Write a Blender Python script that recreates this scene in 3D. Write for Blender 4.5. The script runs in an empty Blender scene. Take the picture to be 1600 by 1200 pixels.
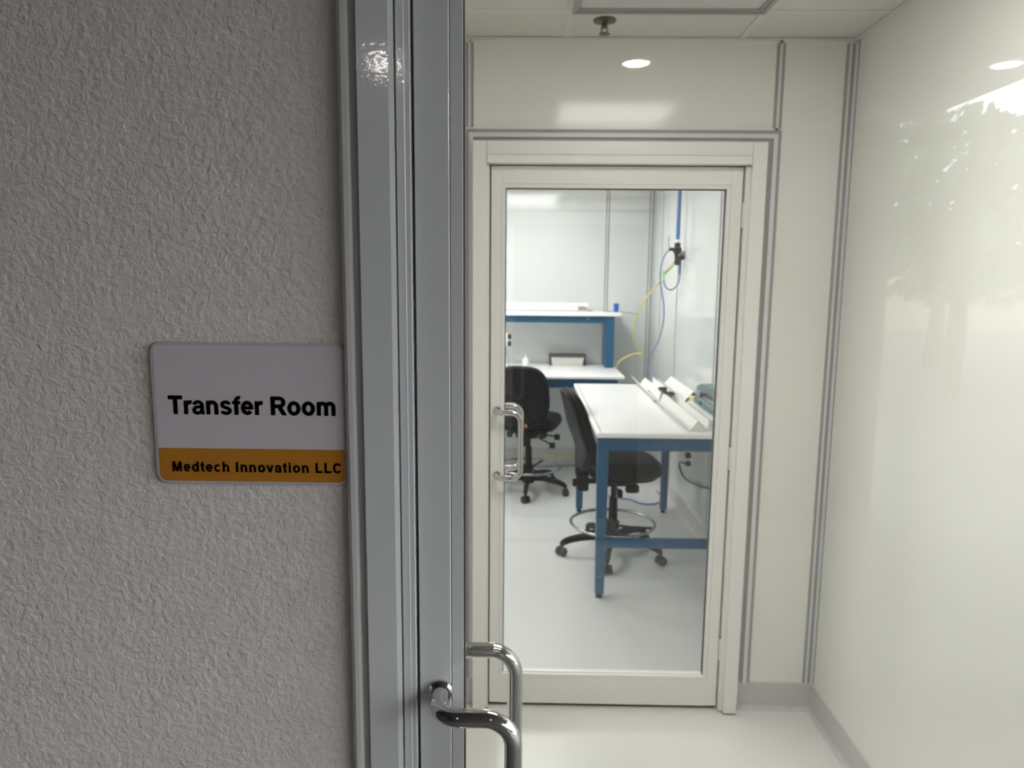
import bpy, bmesh, math, random
from math import radians as R, pi, sin, cos, tan
from mathutils import Vector, Matrix, Quaternion
random.seed(7)
S = bpy.context.scene
COL = S.collection

# ------------------------------------------------------------------ camera, world, exposure
EYE = 1.70
cam_d = bpy.data.cameras.new('camera'); cam = bpy.data.objects.new('camera', cam_d); COL.objects.link(cam)
pit, yaw, roll = .14507, .01621, .00852
fwd = Vector((-sin(yaw)*cos(pit), cos(yaw)*cos(pit), -sin(pit)))
rgt = Vector((cos(yaw), sin(yaw), 0)); upv = rgt.cross(fwd)
r2 = rgt*cos(roll) + upv*sin(roll); u2 = upv*cos(roll) - rgt*sin(roll)
cam.matrix_world = Matrix(((r2.x, u2.x, -fwd.x, 0), (r2.y, u2.y, -fwd.y, 0), (r2.z, u2.z, -fwd.z, EYE), (0, 0, 0, 1)))
cam_d.sensor_width = 36; cam_d.lens = 36*1136.5/1600
cam_d.clip_start = .02; cam_d.clip_end = 300
cam_d.dof.use_dof = True; cam_d.dof.focus_distance = .90; cam_d.dof.aperture_fstop = 9.0
S.camera = cam

w = bpy.data.worlds.new('sky'); S.world = w; w.use_nodes = True
bg = w.node_tree.nodes['Background']
bg.inputs[0].default_value = (.94, .97, 1, 1); bg.inputs[1].default_value = 7.6

S.view_settings.view_transform = 'Standard'; S.view_settings.look = 'None'
S.view_settings.exposure = 0.0; S.view_settings.gamma = 1; S.view_settings.use_curve_mapping = False

LAMP_TRANSFER = 11.8      # radiance of the troffer in the transfer room
DOWN_TRANSFER = 5.0      # watts leaving its prismatic lens downwards
LAMP_BACK = 15.0           # radiance of the troffers in the room behind
LAMP_CANOPY = 90.0        # radiance of the downlights under the canopy

# ------------------------------------------------------------------ materials
def mat(name, col, rough=.5, metal=0, spec=.5, bump=0, bscale=100, bdist=.001, var=0, vscale=8, coat=0, detail=3, emis=None, distort=0):
    m = bpy.data.materials.new(name); m.use_nodes = True
    nt = m.node_tree; b = nt.nodes['Principled BSDF']
    b.inputs['Base Color'].default_value = (*col, 1); b.inputs['Roughness'].default_value = rough
    b.inputs['Metallic'].default_value = metal; b.inputs['Specular IOR Level'].default_value = spec
    if coat:
        b.inputs['Coat Weight'].default_value = coat; b.inputs['Coat Roughness'].default_value = .05
    tc = nt.nodes.new('ShaderNodeTexCoord')
    if var:
        n = nt.nodes.new('ShaderNodeTexNoise'); n.inputs['Scale'].default_value = vscale; n.inputs['Detail'].default_value = 4
        nt.links.new(tc.outputs['Object'], n.inputs['Vector'])
        rp = nt.nodes.new('ShaderNodeMapRange'); rp.inputs[1].default_value = .3; rp.inputs[2].default_value = .7
        rp.inputs[3].default_value = 1-var; rp.inputs[4].default_value = 1+var
        nt.links.new(n.outputs['Fac'], rp.inputs[0])
        mx = nt.nodes.new('ShaderNodeVectorMath'); mx.operation = 'SCALE'; mx.inputs[0].default_value = col
        nt.links.new(rp.outputs[0], mx.inputs['Scale']); nt.links.new(mx.outputs[0], b.inputs['Base Color'])
    if bump:
        n = nt.nodes.new('ShaderNodeTexNoise'); n.inputs['Scale'].default_value = bscale; n.inputs['Detail'].default_value = detail
        n.inputs['Distortion'].default_value = distort
        nt.links.new(tc.outputs['Object'], n.inputs['Vector'])
        bp = nt.nodes.new('ShaderNodeBump'); bp.inputs['Strength'].default_value = bump; bp.inputs['Distance'].default_value = bdist
        nt.links.new(n.outputs['Fac'], bp.inputs['Height']); nt.links.new(bp.outputs[0], b.inputs['Normal']); nt.links.new(bp.outputs[0], b.inputs['Coat Normal'])
    if emis:
        b.inputs['Emission Color'].default_value = (*emis[0], 1); b.inputs['Emission Strength'].default_value = emis[1]
    return m

def glass_mat(name, tint=(.985, .988, .985)):
    m = bpy.data.materials.new(name); m.use_nodes = True; nt = m.node_tree; nt.nodes.clear()
    out = nt.nodes.new('ShaderNodeOutputMaterial'); mx = nt.nodes.new('ShaderNodeMixShader')
    tr = nt.nodes.new('ShaderNodeBsdfTransparent'); tr.inputs[0].default_value = (*tint, 1)
    gl = nt.nodes.new('ShaderNodeBsdfGlossy'); gl.inputs['Roughness'].default_value = 0; gl.inputs[0].default_value = (1, 1, 1, 1)
    lw = nt.nodes.new('ShaderNodeLayerWeight'); lw.inputs[0].default_value = .5
    pw = nt.nodes.new('ShaderNodeMath'); pw.operation = 'POWER'; pw.inputs[1].default_value = 5
    ma = nt.nodes.new('ShaderNodeMath'); ma.operation = 'MULTIPLY_ADD'; ma.inputs[1].default_value = .957; ma.inputs[2].default_value = .043
    nt.links.new(lw.outputs['Facing'], pw.inputs[0]); nt.links.new(pw.outputs[0], ma.inputs[0]); nt.links.new(ma.outputs[0], mx.inputs[0])
    nt.links.new(tr.outputs[0], mx.inputs[1]); nt.links.new(gl.outputs[0], mx.inputs[2]); nt.links.new(mx.outputs[0], out.inputs[0])
    return m

M = dict(
    stucco=mat('stucco', (.69, .63, .60), .75, bump=.8, bscale=125, bdist=.0028, detail=4, var=.04, vscale=30, distort=.35),
    caulk=mat('caulk', (.72, .72, .70), .55, bump=.3, bscale=60, bdist=.002),
    paint_shaded=mat('frame_paint_shaded', (.57, .575, .585), .28, bump=.25, bscale=170, bdist=.0004, coat=.7),  # same white frame paint, with its shade put into a darker base
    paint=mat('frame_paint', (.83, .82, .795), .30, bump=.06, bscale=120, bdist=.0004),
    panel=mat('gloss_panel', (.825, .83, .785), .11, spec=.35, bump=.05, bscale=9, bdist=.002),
    panel_back=mat('gloss_panel_cool_lit', (.71, .735, .725), .12, spec=.5),  # same panels; the bench room's cooler light is put into this colour
    strip=mat('joint_strip', (.36, .36, .345), .4),
    strip_light=mat('joint_strip_cap', (.72, .72, .73), .35),
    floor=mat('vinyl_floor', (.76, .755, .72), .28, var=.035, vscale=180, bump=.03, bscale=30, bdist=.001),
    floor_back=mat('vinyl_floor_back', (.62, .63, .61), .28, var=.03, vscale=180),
    cove=mat('cove_base', (.58, .57, .56), .45, var=.05, vscale=60),
    tile=mat('ceiling_tile', (.70, .69, .64), .7, bump=.05, bscale=200, bdist=.0005),
    tee=mat('ceiling_grid', (.72, .71, .67), .45),
    vent=mat('vent_face', (.62, .62, .60), .5), ventframe=mat('vent_frame', (.36, .36, .34), .4),
    chrome=mat('polished_steel', (.58, .575, .56), .05, metal=1), steel=mat('satin_steel', (.70, .69, .66), .2, metal=1),
    gasket=mat('black_gasket', (.012, .012, .014), .5),
    bench_top=mat('white_laminate', (.92, .92, .91), .3), bench_edge=mat('laminate_edge', (.74, .75, .74), .4),
    blue=mat('blue_enamel', (.02, .10, .20), .38, spec=.3, var=.05, vscale=5),
    fabric=mat('black_vinyl', (.005, .0058, .0055), .45, spec=.12, bump=.15, bscale=500, bdist=.0004),
    plastic=mat('black_plastic', (.006, .006, .007), .40, spec=.13), ring=mat('chrome_dark_reflection', (.42, .42, .42), .08, metal=1), bronze=mat('dark_bronze', (.16, .15, .12), .3, metal=.8), gasket_grey=mat('grey_gasket', (.10, .10, .10), .6, spec=.2), rubber=mat('caster_rubber', (.02, .02, .02), .6),  # ring: dark reflections of the stool put into the chrome's colour
    white_plastic=mat('white_plastic', (.90, .90, .86), .3), teal=mat('teal_enamel', (.115, .205, .21), .4),
    beige=mat('beige_strip', (.50, .46, .40), .5), grey=mat('grey_plastic', (.30, .31, .31), .5),
    card=mat('grey_card', (.45, .42, .40), .8), binface=mat('pale_bin', (.62, .60, .56), .5),
    bin_rim=mat('dark_rim', (.06, .06, .06), .5),
    hose_blue=mat('blue_hose', (.20, .27, .46), .4), hose_yellow=mat('yellow_hose', (.66, .60, .20), .4),
    pipe=mat('blue_pipe', (.04, .17, .42), .35), brass=mat('brass', (.42, .36, .16), .35, metal=.7),
    green=mat('green_fitting', (.45, .78, .45), .4), yellow=mat('yellow_paper', (.80, .74, .32), .7),
    blue_plastic=mat('bright_blue', (.02, .12, .52), .4), red=mat('red_cap', (.55, .14, .06), .5),
    sign_white=mat('sign_print_white', (.60, .54, .575), .22, coat=.6), sign_orange=mat('sign_print_orange', (.46, .185, .02), .22, coat=.6),
    ink=mat('sign_ink', (.008, .008, .008), .3), acrylic=mat('acrylic_edge', (.50, .46, .47), .15, coat=1),
    beige_wall=mat('beige_wall', (.42, .36, .27), .8, var=.05, vscale=2),
    soffit=mat('soffit', (.13, .12, .11), .7), dark_wall=mat('rear_wall', (.06, .055, .05), .8),
    ground=mat('paving', (.09, .087, .083), .9, var=.1, vscale=2), leaf=mat('tree_leaf', (.05, .085, .03), .7), bark=mat('bark', (.08, .06, .045), .9),
    lamp_t=mat('lit_diffuser', (.8, .8, .8), .5, emis=((1, .98, .93), LAMP_TRANSFER)),
    lamp_b=mat('lit_diffuser_cool', (.8, .8, .8), .5, emis=((1, .99, .98), LAMP_BACK)),
    lamp_c=mat('lit_downlight', (.8, .8, .8), .5, emis=((1, .95, .86), LAMP_CANOPY)),
    glass=glass_mat('door_glass'),
)

# ------------------------------------------------------------------ helpers
def obj(name, bm, m, parent=None, smooth=False, loc=None):
    me = bpy.data.meshes.new(name)
    bmesh.ops.recalc_face_normals(bm, faces=bm.faces)
    bm.to_mesh(me); bm.free()
    for k in (m if isinstance(m, (list, tuple)) else [m]):
        me.materials.append(M[k])
    if smooth:
        for p in me.polygons: p.use_smooth = True
        if smooth != 'all':
            me.set_sharp_from_angle(angle=R(35))
    o = bpy.data.objects.new(name, me); COL.objects.link(o)
    if parent: o.parent = parent
    if loc: o.location = loc
    return o
def tag(o, label=None, cat=None, group=None, kind=None):
    if label: o['label'] = label
    if cat: o['category'] = cat
    if group: o['group'] = group
    if kind: o['kind'] = kind
    return o
def thing(name, label, cat, loc=(0, 0, 0), rz=0, group=None, kind=None):
    o = bpy.data.objects.new(name, None); COL.objects.link(o); o.empty_display_size = .05
    o.location = loc; o.rotation_euler = (0, 0, rz)
    return tag(o, label, cat, group, kind)
def add_box(bm, x0, x1, y0, y1, z0, z1, bev=0, seg=2):
    vs = [bm.verts.new((x, y, z)) for z in (z0, z1) for y in (y0, y1) for x in (x0, x1)]
    fs = [bm.faces.new([vs[i] for i in f]) for f in ((0, 1, 3, 2), (4, 6, 7, 5), (0, 4, 5, 1), (2, 3, 7, 6), (0, 2, 6, 4), (1, 5, 7, 3))]
    if bev:
        es = list({e for f in fs for e in f.edges})
        bmesh.ops.bevel(bm, geom=es, offset=bev, segments=seg, affect='EDGES', profile=.5)
def box(*a, **k):
    bm = bmesh.new(); add_box(bm, *a, **k); return bm
def add_prism(bm, pts, axis, a0, a1, bev=0):
    """pts: 2-D outline; axis 'x','y','z' = extrusion axis."""
    def v(p, a):
        return {'x': (a, p[0], p[1]), 'y': (p[0], a, p[1]), 'z': (p[0], p[1], a)}[axis]
    A = [bm.verts.new(v(p, a0)) for p in pts]; B = [bm.verts.new(v(p, a1)) for p in pts]
    n = len(pts); fs = [bm.faces.new(A), bm.faces.new(B[::-1])]
    for i in range(n): fs.append(bm.faces.new((A[i], B[i], B[(i+1) % n], A[(i+1) % n])))
    if bev:
        es = list({e for f in fs[:2] for e in f.edges})
        bmesh.ops.bevel(bm, geom=es, offset=bev, segments=2, affect='EDGES', profile=.5)
def prism(*a, **k):
    bm = bmesh.new(); add_prism(bm, *a, **k); return bm
def fillet(pts, rad, n=8):
    pts = [Vector(p) for p in pts]; out = [pts[0]]
    for i in range(1, len(pts)-1):
        a, b, c = pts[i-1], pts[i], pts[i+1]
        u = (a-b).normalized(); v = (c-b).normalized()
        ang = u.angle(v)
        if ang > pi-.02: out.append(b); continue
        d = min(rad/tan(ang/2), (a-b).length*.49, (c-b).length*.49); rr = d*tan(ang/2)
        ctr = b+(u+v).normalized()*(rr/sin(ang/2))
        p0 = b+u*d-ctr; p1 = b+v*d-ctr
        tot = p0.angle(p1); ax = p0.cross(p1).normalized()
        for k in range(n+1): out.append(ctr+Quaternion(ax, tot*k/n) @ p0)
    out.append(pts[-1]); return out
def spline(pts, n=8):
    P = [Vector(p) for p in pts]; P = [P[0]*2-P[1]]+P+[P[-1]*2-P[-2]]; out = []
    for i in range(1, len(P)-2):
        for k in range(n):
            t = k/n; a, b, c, d = P[i-1:i+3]
            out.append(.5*((2*b)+(c-a)*t+(2*a-5*b+4*c-d)*t*t+(3*b-a-3*c+d)*t**3))
    out.append(P[-2]); return out
def add_tube(bm, pts, rad, seg=10, cap=True, sx=1):
    pts = [Vector(p) for p in pts]; n = len(pts)
    rads = rad if isinstance(rad, (list, tuple)) else [rad]*n
    t0 = (pts[1]-pts[0]).normalized()
    up = Vector((0, 0, 1)) if abs(t0.z) < .9 else Vector((1, 0, 0))
    nx = t0.cross(up).normalized(); rings = []
    pt = t0
    for i in range(n):
        t = (pts[min(i+1, n-1)]-pts[max(i-1, 0)]).normalized()
        q = pt.rotation_difference(t); nx = q @ nx; nx = (nx-t*nx.dot(t)).normalized(); pt = t
        ny = t.cross(nx)
        rings.append([bm.verts.new(pts[i]+(nx*cos(2*pi*k/seg)*sx+ny*sin(2*pi*k/seg))*rads[i]) for k in range(seg)])
    for i in range(n-1):
        for k in range(seg):
            bm.faces.new((rings[i][k], rings[i][(k+1) % seg], rings[i+1][(k+1) % seg], rings[i+1][k]))
    if cap: bm.faces.new(rings[0]); bm.faces.new(rings[-1][::-1])
def tube(*a, **k):
    bm = bmesh.new(); add_tube(bm, *a, **k); return bm
def add_lathe(bm, prof, seg=20, c=(0, 0, 0), axis='z'):
    c = Vector(c); rings = []
    for r, h in prof:
        ring = []
        for k in range(seg):
            a = 2*pi*k/seg; x, y = r*cos(a), r*sin(a)
            p = {'z': (x, y, h), 'y': (x, h, y), 'x': (h, x, y)}[axis]
            ring.append(bm.verts.new(c+Vector(p)))
        rings.append(ring)
    for i in range(len(rings)-1):
        for k in range(seg): bm.faces.new((rings[i][k], rings[i][(k+1) % seg], rings[i+1][(k+1) % seg], rings[i+1][k]))
    bm.faces.new(rings[0][::-1]); bm.faces.new(rings[-1])
def lathe(*a, **k):
    bm = bmesh.new(); add_lathe(bm, *a, **k); return bm
def add_torus(bm, c, Rr, r, seg=48, s2=10):
    rings = []
    for i in range(seg):
        a = 2*pi*i/seg
        rings.append([bm.verts.new((c[0]+(Rr+r*cos(2*pi*k/s2))*cos(a), c[1]+(Rr+r*cos(2*pi*k/s2))*sin(a), c[2]+r*sin(2*pi*k/s2))) for k in range(s2)])
    for i in range(seg):
        for k in range(s2): bm.faces.new((rings[i][k], rings[(i+1) % seg][k], rings[(i+1) % seg][(k+1) % s2], rings[i][(k+1) % s2]))
def cushion(wd, ht, th, n=3.2, edge=.5, deform=None, seg=48, rings=7):
    """rounded-rectangle pad in local (u, v) with thickness th along w; rounded edge."""
    bm = bmesh.new(); L = []
    def out(a):
        c, s = cos(a), sin(a)
        return (math.copysign(abs(c)**(2/n), c)*wd/2, math.copysign(abs(s)**(2/n), s)*ht/2)
    prof = []
    for i in range(-rings, rings+1):
        t = i/rings*pi/2
        prof.append((1-(1-cos(t))*edge*th/min(wd, ht)*2, sin(t)*th/2))
    for f, wv in prof:
        L.append([(out(2*pi*k/seg)[0]*f, out(2*pi*k/seg)[1]*f, wv) for k in range(seg)])
    inner0 = [[(p[0]*q, p[1]*q, p[2]) for p in L[0]] for q in (.3, .6, .85)]
    inner1 = [[(p[0]*q, p[1]*q, p[2]) for p in L[-1]] for q in (.85, .6, .3)]
    L = inner0+L+inner1
    D = deform or (lambda p: p)
    V = [[bm.verts.new(D(p)) for p in ring] for ring in L]
    for i in range(len(V)-1):
        for k in range(seg): bm.faces.new((V[i][k], V[i][(k+1) % seg], V[i+1][(k+1) % seg], V[i+1][k]))
    c0 = bm.verts.new(D((0, 0, L[0][0][2]))); c1 = bm.verts.new(D((0, 0, L[-1][0][2])))
    for k in range(seg):
        bm.faces.new((c0, V[0][(k+1) % seg], V[0][k])); bm.faces.new((c1, V[-1][k], V[-1][(k+1) % seg]))
    return bm
def rrect(x0, x1, z0, z1, r, n=6):
    P = []
    for cx, cz, a0 in ((x1-r, z1-r, 0), (x0+r, z1-r, 90), (x0+r, z0+r, 180), (x1-r, z0+r, 270)):
        for k in range(n+1): a = R(a0+90*k/n); P.append((cx+r*cos(a), cz+r*sin(a)))
    return P

# ------------------------------------------------------------------ setting: planes
XR, XL = 1.163, -.47            # side walls of the transfer room
YF, YM, YB = .835, 2.72, 6.74   # outer wall face, middle wall face, back wall face
YI = .935                       # inner face of the outer wall
YM2 = 2.80                      # back-room face of the middle wall
CZ = 2.535                      # ceiling
XBL = -2.6                      # left wall of the back room
SOF = 2.75                      # canopy soffit

st = lambda o, label, cat: tag(o, label, cat, kind='structure')

# outer wall with the sign
bm = bmesh.new()
add_box(bm, -4.0, -.19, YF, YI, 0, 3.0); add_box(bm, .87, 2.6, YF, YI, 0, 3.0); add_box(bm, -.19, .87, YF, YI, 2.19, 3.0)
st(obj('wall_front', bm, 'stucco'), 'rough stucco outer wall carrying the room sign', 'wall')

# floor: transfer room and back room
fl = st(obj('floor', box(XL-.1, XR+.1, YI, YM2, -.10, 0), 'floor'), 'pale grey vinyl floor of the transfer room', 'floor')
st(obj('floor', box(XBL-.1, XR+.1, YM2, YB+.1, -.10, 0), 'floor_back'), 'pale grey vinyl floor of the bench room behind the glass door', 'floor')

# right wall (one per room), left walls, back wall
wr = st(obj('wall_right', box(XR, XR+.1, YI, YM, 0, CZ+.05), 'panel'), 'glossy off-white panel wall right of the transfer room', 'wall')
def strip(parent, a0, a1, yface, z0, z1, mats=('strip', 'strip_light'), face='y', sgn=-1):
    """grey joint strip with a pale raised cap, facing sgn along axis"""
    wd = a1-a0
    def bx(u0, u1, t0, t1):
        if face == 'y': return box(u0, u1, min(yface+sgn*t0, yface+sgn*t1), max(yface+sgn*t0, yface+sgn*t1), z0, z1)
        return box(min(yface+sgn*t0, yface+sgn*t1), max(yface+sgn*t0, yface+sgn*t1), u0, u1, z0, z1)
    s = obj('joint_strip', bx(a0, a1, 0, .003), mats[0], parent)
    obj('strip_cap', bx(a0+wd*.34, a0+wd*.64, .003, .005), mats[1], s)
strip(wr, YM-.016, YM-.001, XR, .11, CZ-.012, face='x')

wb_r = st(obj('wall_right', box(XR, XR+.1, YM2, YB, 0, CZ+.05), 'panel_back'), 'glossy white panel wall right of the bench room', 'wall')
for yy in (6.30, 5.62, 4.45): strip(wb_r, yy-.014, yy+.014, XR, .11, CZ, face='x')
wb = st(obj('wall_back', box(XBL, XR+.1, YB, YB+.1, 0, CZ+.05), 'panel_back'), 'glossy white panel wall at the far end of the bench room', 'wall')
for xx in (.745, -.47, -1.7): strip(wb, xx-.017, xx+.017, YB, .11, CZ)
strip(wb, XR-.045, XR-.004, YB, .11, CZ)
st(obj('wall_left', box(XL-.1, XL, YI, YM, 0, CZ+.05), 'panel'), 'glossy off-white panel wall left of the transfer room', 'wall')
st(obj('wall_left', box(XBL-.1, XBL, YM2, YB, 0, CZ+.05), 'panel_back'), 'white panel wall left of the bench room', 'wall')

# middle wall around the inner glass door
wm = thing('wall_middle', 'glossy off-white panel wall around the inner glass door', 'wall', kind='structure')
obj('wall_panel', box(-.20, .90, YM, YM2, 2.20, CZ+.05), 'panel', wm)
obj('wall_panel', box(.89, XR, YM, YM2, 0, CZ+.05), 'panel', wm)
obj('wall_panel', box(XBL, -.205, YM, YM2, 0, CZ+.05), 'panel', wm)
strip(wm, -.2180, -.1900, YM, 2.235, CZ-.012)
strip(wm, .8795, .9095, YM, 2.235, CZ-.012)
strip(wm, XR-.040, XR-.012, YM, .11, CZ-.012)
obj('corner_bead', box(XR-.011, XR-.004, YM-.010, YM, .11, CZ-.012), 'strip_light', wm)

# cove bases
def cove_profile(h=.112, t=.006, r=.018):
    P = [(0, h), (t, h-.002), (t, r)]
    for k in range(1, 6): a = pi/2*k/6; P.append((t+r-r*cos(a), r-r*sin(a)))
    return P+[(t+r, 0), (0, 0)]
P = cove_profile()
bb = st(obj('baseboard_middle', prism([(YM-a, z) for a, z in P], 'x', .8535, XR), 'cove'), 'grey cove base under the panel right of the inner door', 'baseboard')
st(obj('baseboard_middle', prism([(YM-a, z) for a, z in P], 'x', XL, -.222), 'cove'), 'grey cove base left of the inner door', 'baseboard')
st(obj('baseboard_right', prism([(XR-a, z) for a, z in P], 'y', YI, YM), 'cove'), 'grey cove base along the glossy right wall', 'baseboard')
st(obj('baseboard_left', prism([(XL+a, z) for a, z in P], 'y', YI, YM), 'cove'), 'grey cove base along the left wall of the transfer room', 'baseboard')
st(obj('baseboard_right', prism([(XR-a, z) for a, z in P], 'y', YM2, YB), 'cove'), 'grey cove base on the wall behind the near bench', 'baseboard')
st(obj('baseboard_back', prism([(YB-a, z) for a, z in P], 'x', XBL, XR), 'cove'), 'grey cove base on the far wall under the shelf bench', 'baseboard')

# suspended ceiling of the transfer room: tiles, grid, wall angle
ce = thing('ceiling', 'suspended ceiling of off-white tiles in a flush grid', 'ceiling', (0, 0, CZ), kind='structure')
xs = [XL, .138, .748, XR]; ys = [YI, 1.224, 1.834, 2.444, YM]
for i in range(3):
    for j in range(4):
        if (i, j) in ((1, 1), (1, 2)): continue
        obj('ceiling_tile', box(xs[i]+.004, xs[i+1]-.004, ys[j]+.004, ys[j+1]-.004, .002, .018), 'tile', ce)
for x in xs[1:3]: obj('grid_bar', box(x-.012, x+.012, YI, YM, -.002, .006), 'tee', ce)
for y in ys[1:4]: obj('grid_bar', box(XL, XR, y-.012, y+.012, -.0015, .006), 'tee', ce)
for a in ((XL, XR, YM-.022, YM), (XR-.022, XR, YI, YM-.022), (XL, XL+.022, YI, YM-.022)):
    obj('wall_angle', box(a[0], a[1], a[2], a[3], -.004, .0), 'tee', ce)
obj('plenum_deck', box(XL-.1, XR+.1, YI, YM2, .06, .12), 'tile', ce)
st(obj('ceiling', box(XBL-.1, XR+.1, YM2, YB+.1, CZ, CZ+.1), 'tile'), 'white ceiling of the bench room', 'ceiling')

# ceiling light + air vent + sprinkler
def troffer(x0, x1, y0, y1, z, m, label, group=None):
    t = thing('ceiling_light', label, 'ceiling light', ((x0+x1)/2, (y0+y1)/2, z), group=group)
    a, b = (x1-x0)/2, (y1-y0)/2
    bm = bmesh.new(); f = .028
    for q in ((-a, a, -b, -b+f), (-a, a, b-f, b), (-a, -a+f, -b+f, b-f), (a-f, a, -b+f, b-f)): add_box(bm, *q, -.008, .008)
    obj('frame', bm, 'tee', t)
    obj('diffuser', box(-a+f, a-f, -b+f, b-f, -.003, .004), m, t)
    return t
tl = troffer(.138, .748, 1.224, 1.834, CZ, 'lamp_t', 'square lit ceiling light mirrored in the panel above the inner door')
ld = bpy.data.lights.new('lens_beam', 'AREA'); ld.shape = 'SQUARE'; ld.size = .54; ld.energy = DOWN_TRANSFER; ld.spread = R(110); ld.color = (1, .98, .93)
lo_ = bpy.data.objects.new('lens_beam', ld); COL.objects.link(lo_); lo_.parent = tl; lo_.location = (0, 0, -.010)
for k, (x0, y0) in enumerate(((-.25, 4.88), (-1.75, 4.88), (-1.75, 3.05))):
    troffer(x0, x0+.61, y0, y0+1.22, CZ-.01, 'lamp_b', 'long lit ceiling light lighting the bench room', 'ceiling lights of the bench room')
v = thing('ceiling_vent', 'square grey air vent in a dark frame on the ceiling', 'vent', (.443, 2.139, CZ))
bm = bmesh.new(); a = .303
for q in ((-a, a, -a, -a+.013), (-a, a, a-.013, a), (-a, -a+.013, -a+.013, a-.013), (a-.013, a, -a+.013, a-.013)): add_box(bm, *q, -.012, .006)
obj('frame', bm, 'ventframe', v)
bm = bmesh.new(); a = .290
for q in ((-a, a, -a, -a+.012), (-a, a, a-.012, a), (-a, -a+.012, -a+.012, a-.012), (a-.012, a, -a+.012, a-.012)): add_box(bm, *q, -.006, .004)
obj('inner_frame', bm, 'strip', v)
obj('face_plate', box(-.279, .279, -.279, .279, -.001, .005), 'vent', v)
sp = thing('fire_sprinkler', 'small dark metal fire sprinkler hanging from a ceiling tile', 'sprinkler', (.252, 2.53, CZ))
obj('escutcheon', lathe([(.012, .002), (.037, .001), (.036, -.004), (.014, -.009)], 24), 'bronze', sp, True)
obj('body', lathe([(.009, -.006), (.009, -.016), (.006, -.018), (.006, -.026)], 12), 'bronze', sp, True)
bm = bmesh.new()
for s in (-1, 1): add_tube(bm, [(s*.008, 0, -.018), (s*.011, 0, -.028), (s*.004, 0, -.040)], .0022, 6)
obj('yoke', bm, 'bronze', sp, True)
obj('deflector', lathe([(.005, -.038), (.018, -.041), (.018, -.043), (.004, -.044)], 16), 'bronze', sp, True)

# ------------------------------------------------------------------ doors
def pull_handle(parent, x, yface, sgn, z0, z1, m='chrome'):
    """offset pull: rose - out - sideways - down - back; sgn = direction away from the leaf"""
    yo = yface+sgn*.056; xo = x+.090
    pts = fillet([(x, yface, z1), (x, yo, z1), (xo, yo, z1), (xo, yo, z0), (x, yo, z0), (x, yface, z0)], .034, 10)
    h = obj('pull_handle', tube(pts, .0105, 20), m, parent, True)
    for z in (z0, z1):
        prof = [(.0150, yface), (.0150, yface+sgn*.004), (.0125, yface+sgn*.0065)]
        obj('rose', lathe(prof, 24, (x, 0, z), 'y'), m, h, True)
def glass_door(name, label, x0, x1, y0, y1, z0, z1, gx0, gx1, gz0, gz1, m, hz, gasket, gm):
    d = thing(name, label, 'door', ((x0+x1)/2, (y0+y1)/2, 0), kind='structure')
    d.location = (0, 0, 0)
    obj('stile', box(x0, gx0-.014, y0, y1, z0, z1, bev=.0015), m, d); obj('stile', box(gx1+.014, x1, y0, y1, z0, z1, bev=.0015), m, d)
    obj('rail', box(gx0-.014, gx1+.014, y0+.0004, y1-.0004, gz1+.014, z1), m, d); obj('rail', box(gx0-.014, gx1+.014, y0+.0004, y1-.0004, z0, gz0-.014), m, d)
    for fy, s in ((y0, 1), (y1, -1)):                       # glazing beads, both faces, mitred
        i, o_ = (gx0, gx1, gz0, gz1), (gx0-.0132, gx1+.0132, gz0-.0132, gz1+.0132)
        ya, yb = sorted((fy+s*.0008, fy+s*.017))
        for q in ([(o_[0], o_[2]), (i[0], i[2]), (i[0], i[3]), (o_[0], o_[3])], [(o_[1], o_[2]), (o_[1], o_[3]), (i[1], i[3]), (i[1], i[2])],
                  [(o_[0], o_[3]), (i[0], i[3]), (i[1], i[3]), (o_[1], o_[3])], [(o_[0], o_[2]), (o_[1], o_[2]), (i[1], i[2]), (i[0], i[2])]):
            obj('glazing_bead', prism(q, 'y', ya, yb), m, d)
    ym = (y0+y1)/2
    bm = bmesh.new(); g = gasket
    for q in ((gx0, gx0+g, gz0, gz1), (gx1-g, gx1, gz0, gz1), (gx0+g, gx1-g, gz1-g, gz1)):
        add_box(bm, q[0], q[1], ym-.0075, ym+.0075, q[2], q[3])
    obj('gasket', bm, gm, d)
    obj('glazing_wedge', box(gx0+g, gx1-g, ym-.0075, ym+.0075, gz0, gz0+g), m, d)
    obj('glass_pane', box(gx0-.006, gx1+.006, ym-.003, ym+.003, gz0-.006, gz1+.006), 'glass', d)
    pull_handle(d, x0+.026, y0, -1, hz[0], hz[1]); pull_handle(d, x0+.026, y1, 1, hz[0], hz[1])
    return d

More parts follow.
